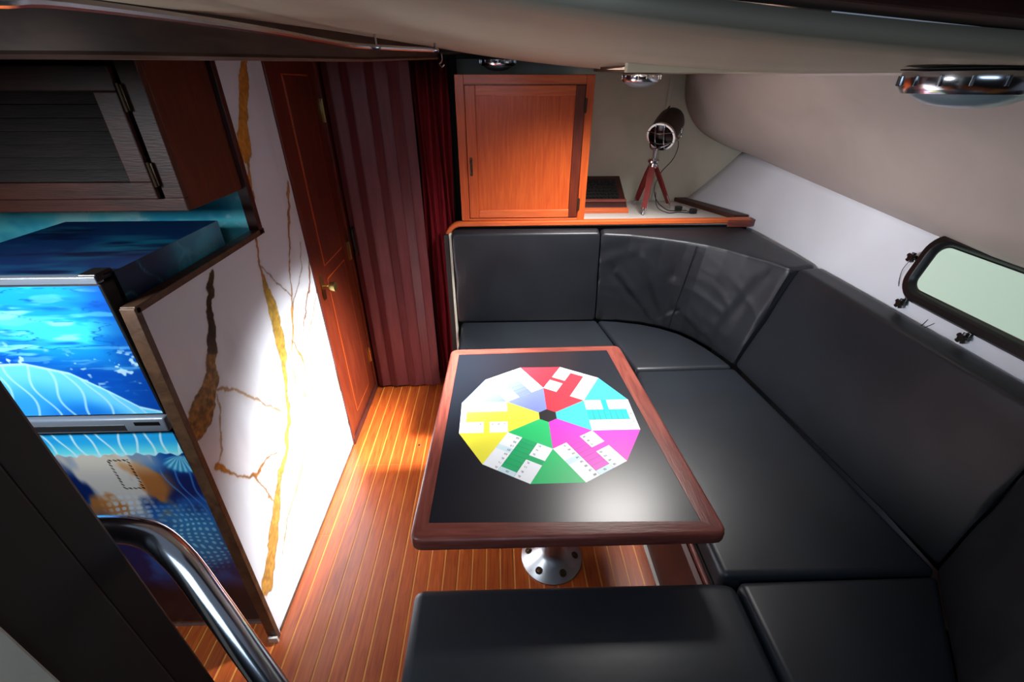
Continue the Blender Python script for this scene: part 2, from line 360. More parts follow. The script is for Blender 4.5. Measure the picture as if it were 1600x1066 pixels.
# ------------------------------------------------------------ far wall, right hull side, shell
wf = box('wall_far', -.30, 1.62, 2.94, 2.98, 1.0, 1.90, M['cream']); tag(wf, kind='structure')
box('cover_strip', 1.005, 1.03, 2.93, 2.939, 1.09, 1.86, M['cream'], wf, .003)
box('bulkhead_lower', -.27, 1.45, 2.462, 2.50, 0, 1.055, M['dark'], wf, .001)
wb = box('wall_passage', -1.0, -.2, 2.62, 2.66, 0, 1.95, M['dark']); tag(wb, kind='structure')
box('wall_return', -.25, -.235, 2.52, 2.66, 1.10, 1.95, M['dark'], wb, .001)
def z0c(y): return 1.755+.015*min(max(y, .3), 2.94)
def ceilz(x, y):
    b = z0c(y); t = max(0, (1.05-max(x, -.25))/1.3); return b+(1.885-z0c(2.3))*t*t
def interp(y, ys, vals):
    if y <= ys[0]: return vals[0]
    for a, b, u, v in zip(ys, ys[1:], vals, vals[1:]):
        if y <= b: return tuple(p+(q-p)*(y-a)/(b-a) for p, q in zip(u, v))
    return vals[-1]
def hx(y): return interp(y, [-1.0, .9, 1.8, 2.43, 2.94], [(1.43,), (1.437,), (1.437,), (1.445,), (1.24,)])[0]
near = [(1.05, 0), (1.18, 1.725), (1.30, 1.655), (1.375, 1.56), (1.405, 1.46), (1.415, 1.385), (1.442, 1.335), (1.487, 1.300)]
far = [(1.107, 0), (1.12, 1.69), (1.17, 1.59), (1.25, 1.51), (1.38, 1.445), (1.49, 1.405), (1.54, 1.395), (1.55, 1.385)]
secs = []
ysec = list(np.linspace(-1.0, 2.95, 60))
for y in ysec:
    t = min(max((y-1.2)/(2.94-1.2), 0), 1)
    s = [[a[0]+(b[0]-a[0])*t, a[1]+(b[1]-a[1])*t] for a, b in zip(near, far)]; s[0][1] = z0c(y)+.012
    s = smoothpts([(p[0], 0, p[1]) for p in s], 4)
    secs.append([(p.x, y, p.z) for p in s])
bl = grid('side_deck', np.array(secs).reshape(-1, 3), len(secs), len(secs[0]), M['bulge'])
so = bl.modifiers.new('s', 'SOLIDIFY'); so.thickness = .01; so.offset = 1
bl.name = 'ceiling_side'; tag(bl, kind='structure')
hs = []
for y in ysec:
    cx, _, cz = secs[ysec.index(y)][-1]; h = hx(y); col = []
    for q in range(9):
        z = cz-(cz-1.09)*q/8; x = cx+.004-(cx+.004-h)*q/8; col.append((x+.010*math.sin(PI*q/8), y, z))
    for z in (.9, .7, .4, 0): col.append((h-(1.09-z)*.02, y, z))
    hs.append(col)
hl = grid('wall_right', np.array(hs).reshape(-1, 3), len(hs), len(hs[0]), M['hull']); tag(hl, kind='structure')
so = hl.modifiers.new('s', 'SOLIDIFY'); so.thickness = .012; so.offset = 1
wn = box('wall_near', -1.75, 1.6, -1.02, -1.0, 0, 2.4, M['dark']); tag(wn, kind='structure')
wg = box('wall_outer', -1.77, -1.75, -1.0, 3.0, 0, 2.0, M['dark']); tag(wg, kind='structure')

# ceiling with the deck hatch opening
HX0, HX1, HY0, HY1 = .44, .92, 1.52, 2.05
def xl(y): return interp(y, [.6, 1.08, 1.44, 2.35], [(-.72,), (-.546,), (-.43,), (-.235,)])[0]
rows = list(np.linspace(.55, HY0, 10))+list(np.linspace(HY0, HY1, 7))[1:]+list(np.linspace(HY1, 2.33, 6))[1:]+list(np.linspace(2.33, 2.95, 8))[1:]
def colsx(y):
    a = xl(y); return list(np.linspace(a, HX0, 10))+list(np.linspace(HX0, .56, 3))[1:]+list(np.linspace(.56, HX1, 5))[1:]+list(np.linspace(HX1, 1.115, 6))[1:]
V = []; 
for y in rows:
    for x in colsx(y): V.append((x, y, ceilz(x, y)))
V = np.array(V); nr, nc = len(rows), len(colsx(1))
G = V.reshape(nr, nc, 3); ccx = .25*(G[1:, 1:, 0]+G[:-1, :-1, 0]+G[1:, :-1, 0]+G[:-1, 1:, 0]); ccy = .5*(G[1:, 1:, 1]+G[:-1, :-1, 1])
keep = ~((ccx > HX0) & (ccx < HX1) & (ccy > HY0) & (ccy < HY1)) & ~((ccx < .56) & (ccy > 2.33))
cl = grid('ceiling', V, nr, nc, M['ceil'], None, None, True, keep); tag(cl, kind='structure')
so = cl.modifiers.new('s', 'SOLIDIFY'); so.thickness = .022; so.offset = -1
# flip check: solidify must go up
cl.data.update()
if cl.data.polygons[0].normal.z > 0: so.offset = 1
bm = bmesh.new()
B(bm, HX0-.02, HX0, HY0-.02, HY1+.02, 1.80, 2.2); B(bm, HX1, HX1+.02, HY0-.02, HY1+.02, 1.795, 2.2)
B(bm, HX0, HX1, HY0-.02, HY0, 1.80, 2.2); B(bm, HX0, HX1, HY1, HY1+.02, 1.80, 2.2); B(bm, HX0-.02, HX1+.02, HY0-.02, HY1+.02, 2.18, 2.2)
lipb = bmesh.new(); zl = 1.779
for q in ((HX0-.06, HX1+.035, HY0-.030, HY0),): B(lipb, q[0], q[1], q[2], q[3], zl, 1.84, .002)
finish('hatch_masking_lip', lipb, M['ceil'], cl)  # lip added on the near side to hide the bright well wall
hatch = finish('hatch_well', bm, M['beam'], cl)
# dark headliner above the locker and the galley
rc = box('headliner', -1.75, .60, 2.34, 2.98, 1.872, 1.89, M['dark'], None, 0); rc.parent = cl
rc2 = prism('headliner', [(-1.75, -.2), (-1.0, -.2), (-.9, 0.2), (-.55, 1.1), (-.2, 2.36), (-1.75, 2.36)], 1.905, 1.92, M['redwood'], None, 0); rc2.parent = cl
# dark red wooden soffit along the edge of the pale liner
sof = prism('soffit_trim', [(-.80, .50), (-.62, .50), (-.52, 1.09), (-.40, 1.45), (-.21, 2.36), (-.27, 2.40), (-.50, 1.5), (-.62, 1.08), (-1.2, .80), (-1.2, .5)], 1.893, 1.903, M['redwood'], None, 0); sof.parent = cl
# beam with curtain rail
P = [(-1.75, .80, 1.786), (-1.1, .87, 1.786), (-.82, .91, 1.787), (-.66, .95, 1.788), (-.56, 1.06, 1.791), (-.485, 1.33, 1.800), (-.405, 1.68, 1.812), (-.34, 2.0, 1.828), (-.26, 2.36, 1.846)]
P = smoothpts(P, 5); bm = bmesh.new(); prof = []
for i, p in enumerate(P):
    d = (P[min(i+1, len(P)-1)]-P[max(i-1, 0)]); n = Vector((d.y, -d.x, 0)).normalized()*-1  # away from the saloon
    zt = 1.905
    prof.append([bm.verts.new(v) for v in ((p.x, p.y, zt), (p.x, p.y, p.z+.012), (p.x-n.x*.006, p.y-n.y*.006, p.z+.006), (p.x, p.y, p.z), (p.x+n.x*.03, p.y+n.y*.03, p.z), (p.x+n.x*.03, p.y+n.y*.03, zt))])
for A, C in zip(prof, prof[1:]):
    for k in range(6): bm.faces.new((A[k], A[(k+1) % 6], C[(k+1) % 6], C[k]))
bmesh.ops.recalc_face_normals(bm, faces=bm.faces)
tag(finish('ceiling_beam', bm, M['beam'], None, True), 'brown curved wooden beam under the ceiling along the galley side', 'beam')
rl = empty('curtain_rail', (-.4, 1.4, 1.84), 'thin chrome rail running along the ceiling edge above the galley', 'rail')
tube('rod', smoothpts([(-.62, .38, 1.810), (-.51, .56, 1.821), (-.49, .65, 1.83), (-.445, 1.0, 1.838), (-.40, 1.42, 1.841), (-.31, 1.62, 1.845), (-.204, 1.80, 1.850)], 5), .0065, M['chrome'], rl, 10)
for p in ((-.345, 1.545, 1.843), (-.204, 1.80, 1.850)):
    bm = bmesh.new(); T(bm, [(p[0], p[1], p[2]-.006), (p[0], p[1], 1.89)], .004, 8); B(bm, p[0]-.012, p[0]+.012, p[1]-.012, p[1]+.012, p[2]-.008, p[2]+.005, .003)
    rel(finish('rail_bracket', bm, M['chrome'], None, True), rl)
hk = empty('ceiling_hook', (-.22, 2.2, 1.82), 'tiny chrome hook hanging beside the top of the red curtain', 'hook')
tube('hook', smoothpts([(-.225, 2.2, 1.86), (-.225, 2.2, 1.835), (-.235, 2.19, 1.822), (-.225, 2.18, 1.812), (-.215, 2.185, 1.82)], 4), .003, M['chrome'], hk, 8)
# companionway hatch frame (dark red) overhead
bm = bmesh.new(); B(bm, .10, 1.2, .50, .555, 1.800, 1.84, .004)
tr = finish('trim_1', bm, M['redwood']); tag(tr, kind='structure'); tr.rotation_euler = (0, math.radians(4.5), 0); tr.location = (-.13, .01, .0485)
box('trim_board', .10, 1.2, .28, .50, 1.815, 1.85, M['redwood'], None).parent = tr

# ------------------------------------------------------------ galley: back wall, fridge, upper cabinet
def paint_grid(name, O, U, Wd, nu, nv, fn, m, parent=None):
    u, v = np.meshgrid(np.linspace(0, 1, nu), np.linspace(0, 1, nv), indexing='ij'); u = u.ravel(); v = v.ravel()
    V = np.array(O)+u[:, None]*np.array(U)+v[:, None]*np.array(Wd)
    return grid(name, V, nu, nv, m, parent, fn(u, v, V), False)
def teal(u, v, V):
    a = V[:, 0]*6+V[:, 1]*5; b = V[:, 2]*9
    c = np.tile([.40, .86, .92], (len(u), 1)); c = mixc(c, [.66, .95, .97], sst(.4, .7, fbm(a*1.3, b, 4)))
    c = mixc(c, [.22, .70, .84], sst(.5, .75, fbm(a+9, b*1.2+4, 4)))
    r = np.abs(fbm(a*.9+3, b*.9+1, 4)-.5); c = mixc(c, [.72, .92, .95], sst(.018, .004, r)*.8)
    return c
wgk = empty('wall_galley', (-1.3, 1.57, 0), kind='structure')
paint_grid('splashback', (-1.75, 1.555, 1.0), (.905, 0, 0), (0, 0, .55), 160, 100, teal, M['print'], wgk)
box('panel_core', -1.75, -.85, 1.558, 1.58, 0, 1.86, M['dark'], wgk, .001)
FX0, FX1, FY0, FY1, FZ = -1.315, -.862, .915, 1.385, 1.388
fr = empty('refrigerator', ((FX0+FX1)/2, 1.15, 0), 'tall two-door fridge wrapped in a blue ocean print beside the marble partition', 'fridge')
box('body', FX0, FX1, FY0+.045, FY1, .02, FZ-.002, M['dark'], fr, .004)
box('body_foot', FX0+.02, FX1-.02, FY0+.06, FY1-.05, 0, .02, M['black'], fr, .002)
def sidep(u, v, V):
    a = V[:, 1]*9; b = V[:, 2]*9
    c = np.tile([.16, .52, .64], (len(u), 1)); c = mixc(c, [.26, .66, .76], sst(.4, .7, fbm(a, b+2, 3)))
    c = mixc(c, [.05, .16, .28], sst(.6, .2, u+.35*(fbm(a*1.3, b*1.3, 3)-.5))*.9)
    r = np.abs(fbm(a*.8+7, b*.8, 3)-.5); c = mixc(c, [.36, .66, .76], sst(.02, .004, r)*.6)
    return c
paint_grid('side_wrap', (FX1+.001, FY0+.045, .9), (0, FY1-FY0-.045, 0), (0, 0, FZ-.9), 90, 110, sidep, M['print'], fr)
def topp(u, v, V):
    x = V[:, 0]; y = V[:, 1]; w = fbm(x*4, y*14, 4)
    c = np.tile([.05, .18, .36], (len(u), 1)); c = mixc(c, [.08, .40, .50], sst(.42, .62, fbm(x*2.4+3, y*7, 3))); c = mixc(c, [.10, .40, .50], sst(.52, .75, w)*.6)
    c = mixc(c, [.02, .06, .20], sst(.55, .8, fbm(x*5+9, y*24, 3))*.9)
    return c
paint_grid('top_wrap', (FX0, FY0+.02, FZ), (FX1-FX0, 0, 0), (0, FY1-FY0-.02, 0), 130, 110, topp, M['print'], fr)
box('top_strip', FX0, FX1-.008, FY0+.002, FY0+.022, FZ-.014, FZ+.003, M['grey'], fr, .002)
box('hinge_cap', FX1-.045, FX1-.005, FY0+.004, FY0+.05, FZ-.01, FZ+.008, M['black'], fr, .003)
def box_door(name, z0, z1, fn, nv):
    d = box(name, FX0, FX1-.004, FY0+.004, FY0+.044, z0, z1, M['dark'], None, .006, 3, True); rel(d, fr)
    g = paint_grid('ocean_print', (FX0+.004, FY0+.0035, z0+.004), (FX1-FX0-.014, 0, 0), (0, 0, z1-z0-.008), 230, nv, fn, M['print']); 
    g.parent = d; g.location = Vector(g.location)-Vector(fr.location)*0-(Vector(fr.location)+Vector(d.location))
    return d
dome = [(-1.33, 1.150), (-1.211, 1.173), (-1.134, 1.175), (-1.043, 1.146), (-.975, 1.09), (-.921, 1.04), (-.868, 1.022), (-.85, 1.02)]
dx = np.array([p[0] for p in dome]); dz = np.array([p[1] for p in dome])
def stripes(x, z, n0=0, scale=1.0):
    s = np.zeros(x.shape)
    for i in range(13):
        cx = -1.30+.040*i; xc = cx+.012*np.sin(z*38+i*1.7)+(1.17-z)*(.02+.32*max(0, i-4)/8.)
        s = np.maximum(s, sst(.0045, .0015, np.abs(x-xc)))
    return s
def freezer(u, v, V):
    x = V[:, 0]; z = V[:, 2]
    w = fbm(x*5+3*fbm(x*4, z*10, 2), z*26, 5); c = np.tile([.10, .60, .90], (len(u), 1))
    c = mixc(c, [.25, .84, .97], sst(.42, .60, w)); c = mixc(c, [.05, .36, .76], sst(.50, .70, fbm(x*4+8, z*22+3, 4)))
    c = mixc(c, [.60, .95, 1.0], sst(.60, .74, fbm(x*9+2, z*50, 4))*.8)
    ln = np.abs(fbm(x*5+31, z*40+5, 4)-.5); c = mixc(c, [.06, .30, .62], sst(.02, .0, ln)*.7)
    low = sst(1.22, 1.14, z+.05*(fbm(x*7, z*7, 2)-.5)); c = mixc(c, [.03, .30, .70], low*.85)
    c = mixc(c, [.03, .26, .62], sst(-.97, -.88, x+.06*(fbm(x*3, z*9, 2)-.5))*.75)
    c = mixc(c, [.45, .80, .97], sst(.60, .72, fbm(x*10, z*70+9, 3))*.45)
    c = mixc(c, [.85, .97, 1.0], sst(.72, .80, fbm(x*60, z*90+2, 2))*sst(.5, .7, fbm(x*5+3, z*6, 2))*.8)
    top = np.interp(x, dx, dz); h = top-z; inn = sst(-.002, .002, h)
    g = mixc(np.tile([.42, .82, .98], (len(u), 1)), [.20, .64, .95], sst(.03, .12, h)); g = mixc(g, [.06, .42, .82], sst(.075, .02, np.hypot((x+1.07)*.55, z-1.00))*.8)
    g = mixc(g, [.70, .90, 1.0], stripes(x, z)*.8); g = mixc(g, [.75, .95, 1.0], sst(.010, .002, h))
    return c*(1-inn[:, None])+g*inn[:, None]
def lower(u, v, V):
    x = V[:, 0]; z = V[:, 2]
    c = np.tile([.03, .12, .34], (len(u), 1))
    c = mixc(c, [.08, .32, .62], sst(.45, .7, fbm(x*8, z*8, 4)))
    # pale and brown columns in the upper middle
    mid = sst(-.92, -.98, x)*sst(.55, .68, z); colm = fbm(x*16, z*5+3, 3)
    c = mixc(c, [.74, .72, .70], mid*sst(.42, .58, colm)); c = mixc(c, [.66, .40, .18], mid*sst(.55, .70, fbm(x*14+5, z*9, 3))*.9)
    c = mixc(c, [.88, .84, .76], mid*sst(.78, .86, z)*.5)
    # coral cells lower right
    cell = np.abs(np.sin(x*150+6*fbm(x*10, z*10, 2))*np.sin(z*150+6*fbm(x*9+4, z*12, 2)))
    rg = sst(.16, .04, np.hypot((x+.96)*1.0, (z-.50)*.75)+.05*(fbm(x*12, z*12, 3)-.5)); c = mixc(c, [.20, .58, .82], rg*.8); c = mixc(c, [.62, .90, .98], rg*sst(.5, .85, cell)*.8)
    rg2 = sst(.10, .02, np.hypot(x+1.10, z-.66)+.04*(fbm(x*12, z*12, 3)-.5)); c = mixc(c, [.74, .82, .90], rg2*sst(.25, .7, cell)*.8)
    rg3 = sst(.05, .03, np.hypot((x+.885)*.8, (z-.835)*1.3)); fan = .5+.5*np.sin(np.arctan2(z-.87, x+.885)*26); c = mixc(c, [.15, .52, .72], rg3); c = mixc(c, [.60, .88, .95], rg3*fan*.8)
    for k in range(4): c = mixc(c, [.25, .50, .80], sst(.004, .001, np.abs(x-(-.95+.03*k+.35*(.80-z)*.4+.01*np.sin(z*30+k))))*sst(.60, .64, z)*sst(.83, .80, z)*.7)
    c = mixc(c, [.02, .03, .07], sst(.34, .22, z)*.85)
    # dotted dark outline figures
    for (ax, bx) in ((-1.085, -1.03),):
        dd = np.abs(np.maximum(np.abs(x-(ax+bx)/2)-.026, np.abs(z-.80)-.055)); c = mixc(c, [.05, .03, .03], sst(.004, .002, dd)*(np.sin(z*500+x*500) > -.2))
    band = sst(.872, .876, z+.004*np.sin(x*90)+.003*np.sin(x*210))
    g = mixc(np.tile([.14, .66, .92], (len(u), 1)), [.42, .90, .96], sst(.93, .88, z)); g = mixc(g, [.70, .93, .98], sst(.885, .876, z)*.8)
    s = np.zeros(x.shape)
    for i in range(12): s = np.maximum(s, sst(.0045, .0015, np.abs(x-(-1.28+.037*i+.006*np.sin(z*45+i*2)-.18*(z-.9)*(1 if i < 7 else -.6)))))
    g = mixc(g, [.85, .97, 1.0], s*.85)
    c = c*(1-band[:, None])+g*band[:, None]
    return c
box_door('freezer_door', 1.012, FZ-.014, freezer, 190)
box_door('fridge_door', .045, .958, lower, 420)
hp = box('handle_bar', FX0, FX1-.006, FY0-.008, FY0+.03, .962, 1.008, M['grey'], fr, .006, 3, True)
box('handle_groove', FX0, FX1-.11, FY0-.0095, FY0-.004, .970, .990, M['steel'], fr, .002)
box('handle_notch', FX1-.085, FX1-.02, FY0-.0095, FY0-.002, .986, .998, M['black'], fr, .002)
box('kick_strip', FX0, FX1-.004, FY0+.012, FY0+.03, .0, .040, M['grey'], fr, .003)

cb = empty('galley_cabinet', (-1.2, 1.38, 1.45), 'dark wooden wall cabinet with louvred door above the blue fridge', 'cabinet')
CX1, CY = -.836, 1.237
box('side_panel', CX1-.02, CX1, CY+.02, 1.53, 1.452, 1.875, M['cab_side'], cb)
box('bottom_panel', -1.75, CX1-.02, CY+.02, 1.55, 1.454, 1.47, M['dark_wood'], cb)
box('face_frame', -1.75, CX1, CY, CY+.02, 1.452, 1.487, M['dark_wood'], cb, .003)
extr('face_frame', [(CX1-.050, CY, 1.487), (CX1, CY, 1.487), (CX1, CY, 1.875), (CX1-.050, CY, 1.875)], (0, .02, 0), M['dark_wood'], cb)
box('face_frame', -1.75, CX1-.05, CY, CY+.02, 1.800, 1.875, M['dark_wood'], cb, .003)
dr = empty('door', (0, 0, 0)); rel(dr, cb); dr.location = (0, 0, 0)
def inboth(o, p, q=cb):
    o.parent = p; o.location = Vector(o.location)-Vector(q.location)
    return o
def cbox(name, x0, x1, y0, y1, z0, z1, m, bev=.003): return inboth(box(name, x0, x1, y0, y1, z0, z1, m, None, bev), dr)
DX0, DX1 = -1.70, -.893
cbox('rail', DX0, DX1, CY-.016, CY-.001, 1.488, 1.530, M['dark_wood']); cbox('rail', DX0, DX1, CY-.016, CY-.001, 1.735, 1.788, M['dark_wood'])
cbox('stile', DX1-.056, DX1, CY-.016, CY-.001, 1.530, 1.735, M['dark_wood']); cbox('stile', DX0, DX0+.056, CY-.016, CY-.001, 1.530, 1.735, M['dark_wood'])
for i in range(7):
    z = 1.532+i*.0295
    bm = bmesh.new(); pts = [(DX0+.056, CY-.011, z), (DX0+.056, CY-.007, z), (DX0+.056, CY+.008, z+.0265), (DX0+.056, CY+.004, z+.0275)]
    vs = [bm.verts.new(p) for p in pts]; f = bm.faces.new(vs); r = bmesh.ops.extrude_face_region(bm, geom=[f]); bmesh.ops.translate(bm, verts=[v for v in r['geom'] if isinstance(v, bmesh.types.BMVert)], vec=(DX1-DX0-.112, 0, 0)); bmesh.ops.recalc_face_normals(bm, faces=bm.faces)
    inboth(finish('slat', bm, M['louver'], None), dr)
for z in (1.548, 1.722):
    bm = bmesh.new(); B(bm, DX1-.002, DX1+.012, CY-.010, CY-.001, z-.028, z+.028, .001); T(bm, [(DX1+.005, CY-.012, z-.03), (DX1+.005, CY-.012, z+.03)], .004, 8)
    inboth(finish('hinge', bm, M['bronze'], None, True), dr)

# ------------------------------------------------------------ near post, panel and chrome grab rail at the companionway
wp = empty('companionway_post', (-.8, .28, 0), 'dark wooden companionway side post close to the camera at lower left', 'post')
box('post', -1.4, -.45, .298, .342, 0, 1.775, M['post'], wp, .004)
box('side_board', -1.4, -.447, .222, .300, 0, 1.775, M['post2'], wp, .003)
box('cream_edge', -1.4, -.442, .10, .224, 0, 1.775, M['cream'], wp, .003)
gr = empty('grab_rail', (-.4, .36, 1.2), 'thick bent chrome grab rail fixed behind the dark post', 'grab rail')
tube('rail_tube', smoothpts([(-.60, .375, 1.263), (-.53, .378, 1.265), (-.455, .374, 1.262), (-.408, .355, 1.238), (-.365, .325, 1.185), (-.325, .295, 1.13), (-.28, .262, 1.06), (-.245, .232, .98), (-.245, .222, .86)], 6), .0165, M['chrome'], gr, 24)
lathe('rail_foot', [(.002, 0), (.034, 0), (.034, .006), (.018, .012), (.017, .03)], M['chrome'], gr, 24, None, (-.315, .21, .0))
tube('rail_post', [(-.245, .222, .86), (-.310, .21, .55), (-.315, .21, .0)], .0165, M['chrome'], gr, 16)

# ------------------------------------------------------------ settee base
sb = empty('built_in_settee', (.8, 1.4, 0), 'built-in U-shaped settee carcass of dark mahogany under the black cushions', 'settee')
prism('front_panel', [(.625, .78), (.645, .78), (.645, 1.93), (.625, 1.93)], 0, .35, M['redwood'], sb)
box('kick_strip', .612, .626, .76, 1.94, 0, .012, M['white'], sb, .001)
prism('edge_trim', [(.648, .76), (.668, .76), (.668, 1.93), (.648, 1.93)], .335, .368, M['mahog_y'], sb)
box('front_panel', -.25, .625, 1.93, 1.95, 0, .365, M['redwood'], sb)
box('end_panel', -.25, -.232, 1.95, 2.455, 0, .372, M['cream'], sb)
box('front_panel', -.25, .66, .715, .735, 0, .365, M['redwood'], sb)
box('end_panel', -.25, -.232, .2, .715, 0, .372, M['redwood'], sb)
prism('seat_board', [(-.24, 1.94), (.66, 1.94), (.66, .73), (-.24, .73), (-.24, .2), (1.25, .2), (1.29, .8), (1.27, 1.8), (1.1, 2.3), (.9, 2.44), (-.24, 2.44)], .368, .385, M['dark'], sb, .001)
prism('gap_filler_board', [(1.425, .1), (1.425, 1.9), (1.40, 2.30), (1.36, 2.44), (1.35, 2.44), (1.385, 2.30), (1.41, 1.9), (1.405, .1)], .385, 1.03, M['dark'], sb, 0)  # dark filler added so the gaps between back cushions stay dark
# bulkhead end panel with light edge, left of the far settee
ep = empty('settee_end_panel', (-.30, 2.42, 0), 'dark narrow end panel with cream edge left of the far settee', 'panel')
box('panel', -.300, -.272, 2.395, 2.46, 0, 1.035, M['post'], ep, .004)
box('cream_edge', -.272, -.258, 2.398, 2.46, 0, 1.04, M['cream'], ep, .002)

# ------------------------------------------------------------ cushions
def seat(name, pts, z0, z1, label, rb=.022):
    bm = bmesh.new(); vs = [bm.verts.new((x, y, z0)) for x, y in pts]; f = bm.faces.new(vs)
    r = bmesh.ops.extrude_face_region(bm, geom=[f]); bmesh.ops.translate(bm, verts=[v for v in r['geom'] if isinstance(v, bmesh.types.BMVert)], vec=(0, 0, z1-z0))
    bmesh.ops.recalc_face_normals(bm, faces=bm.faces)
    bmesh.ops.bevel(bm, geom=list(bm.edges), offset=rb, segments=4, affect='EDGES', profile=.5, clamp_overlap=True)
    o = finish(name, bm, M['vinyl_seat_sky'], None, True); tag(o, label, 'cushion', None)
    return o
g = .003
SZ = .48
seat('seat_cushion', [(-.235, 1.905), (.690-g, 1.872), (.605-g, 2.432), (-.235, 2.432)], .386, SZ, 'black vinyl seat cushion of the far settee, in front of the locker side')
arc = [(.605+g, 2.43), (.72, 2.412), (.862, 2.372), (.965, 2.318), (1.054, 2.245), (1.11, 2.165), (1.150, 2.08), (1.185, 1.98), (1.212, 1.880)]
seat('corner_seat_cushion', arc[::-1]+[(.695+g, 1.868+g)], .386, SZ, 'quarter-round black seat cushion in the far right corner')
seat('long_seat_cushion', [(.655, .765), (1.312, .758), (1.292, 1.03), (1.258, 1.44), (1.214, 1.872), (.697, 1.862), (.665, 1.55)], .386, SZ, 'long black seat cushion along the right side beside the table')
seat('corner_seat_cushion', [(.688, .15), (.96, .15), (1.116, .481), (1.305, .752), (.692, .752)], .386, SZ, 'black seat cushion in the near right corner at bottom of picture')
seat('bench_cushion', [(-.262, .15), (.680, .15), (.684, .748), (.60, .756), (-.262, .762)], .384, SZ, 'black bench cushion nearest the camera, in front of the table', .03)

def loft(name, Bf, Tf, Tb, Bb, r, label, N=40, amp=.004, fold=0, seed=0, ks=(10, 5), folds=()):
    def rs(P, us):
        P = np.array(P, float); d = np.r_[0, np.cumsum(np.linalg.norm(np.diff(P[:, :2], axis=0), axis=1))]; d /= d[-1]
        return np.stack([np.interp(us, d, P[:, k]) for k in range(3)], 1)
    L = np.linalg.norm(np.diff(np.array(Bf, float), axis=0), axis=1).sum()
    us = np.r_[0, .25*r/L, .6*r/L, np.linspace(r/L, 1-r/L, N), 1-.6*r/L, 1-.25*r/L, 1]
    ins = np.r_[r*.8, r*.35, r*.1, np.zeros(N), r*.1, r*.35, r*.8]
    A = [rs(P, us) for P in (Bf, Tf, Tb, Bb)]
    ring_all = []
    for i in range(len(us)):
        C = [Vector(a[i]) for a in A]; cen = sum(C, Vector())/4; ring = []
        div = [40 if folds else 14, 5, 3, 3]
        for k in range(4):
            p, q = C[k], C[(k+1) % 4]; d = (q-p).normalized(); pr = C[(k-1) % 4]; dp = (pr-p).normalized()
            rr = min(r, .45*(q-p).length, .45*(pr-p).length)
            for s in (0, .25, .5, .75):
                a = p+dp*rr*(1-s)**2+d*rr*s**2; ring.append((a, k, 0.))
            e0 = p+d*rr; qn = min(r, .45*(q-p).length, .45*((C[(k+2) % 4]-q).length)); e1 = q-d*qn
            for s in range(div[k]): ring.append((e0.lerp(e1, s/div[k]), k, s/div[k]))
        out = (C[1]-C[2]); out.z = 0; out = out.normalized()
        pts = []
        for a, k, s in ring:
            v = a+(cen-a).normalized()*ins[i]
            if k == 0 and s > 0:
                w = math.sin(PI*s)**.5; u = us[i]*L
                n1 = mnoise.noise(Vector((u*ks[0]*.5+seed, a.z*ks[1], seed)))
                n2 = mnoise.noise(Vector((u*ks[0]*1.5+a.z*6*fold+seed*3, a.z*ks[1]*1.3, 3)))
                rid = (1-abs(mnoise.noise(Vector((u*4+a.z*7+seed, a.z*2-u*2, 7+seed)))))**6
                for (ua, za, ub, zb, wd_, am_) in folds:
                    uu = us[i]; ex, ez = (ub-ua)*L, zb-za; px_, pz_ = (uu-ua)*L, a.z-za; t_ = max(0, min(1, (px_*ex+pz_*ez)/(ex*ex+ez*ez)))
                    dd_ = ((px_-t_*ex)**2+(pz_-t_*ez)**2)**.5*(1 if (px_*ez-pz_*ex) > 0 else -1)
                    v = v+out*.75*am_*w*(math.exp(-(dd_/wd_)**2)-.9*math.exp(-((dd_-wd_*1.6)/wd_)**2))
                v = v+out*(amp*w*(1+1.2*n1+.8*n2)+fold*.010*w*rid)
            pts.append(v)
        ring_all.append(pts)
    bm = bmesh.new(); R = [[bm.verts.new(p) for p in ring] for ring in ring_all]; n = len(R[0])
    for a, b in zip(R, R[1:]):
        for k in range(n): bm.faces.new((a[k], a[(k+1) % n], b[(k+1) % n], b[k]))
    bm.faces.new(R[0]); bm.faces.new(R[-1]); bmesh.ops.recalc_face_normals(bm, faces=bm.faces)
    o = finish(name, bm, M['vinyl'], None, True); tag(o, label, 'cushion'); return o
loft('back_cushion', [(-.252, 2.408, .484), (.585, 2.408, .484)], [(-.250, 2.372, 1.045), (.558, 2.372, 1.045)], [(-.250, 2.425, 1.062), (.558, 2.425, 1.062)], [(-.252, 2.455, .484), (.585, 2.455, .484)], .016,
     'smooth black back cushion under the orange wooden locker', 40, .004, .1, 1)
cB = [(.592, 2.408, .484), (.72, 2.40, .484), (.862, 2.362, .484), (.965, 2.308, .484), (1.054, 2.235, .484), (1.11, 2.155, .484), (1.150, 2.07, .484), (1.180, 1.98, .484), (1.205, 1.886, .484)]
cT = [(.566, 2.372, 1.04), (.72, 2.345, 1.04), (.88, 2.275, 1.04), (.985, 2.215, 1.04), (1.065, 2.155, 1.04), (1.13, 2.08, 1.04), (1.19, 1.99, 1.04), (1.24, 1.90, 1.045), (1.285, 1.80, 1.045)]
cTb = [(.566, 2.423, 1.06), (.75, 2.423, 1.06), (.95, 2.423, 1.06), (1.15, 2.423, 1.06), (1.36, 2.42, 1.06), (1.385, 2.30, 1.06), (1.39, 2.15, 1.06), (1.395, 2.0, 1.06), (1.408, 1.81, 1.055)]
cBb = [(.592, 2.455, .484), (.8, 2.455, .484), (.95, 2.45, .484), (1.1, 2.44, .484), (1.18, 2.40, .484), (1.22, 2.3, .484), (1.25, 2.15, .484), (1.27, 2.0, .484), (1.29, 1.86, .484)]
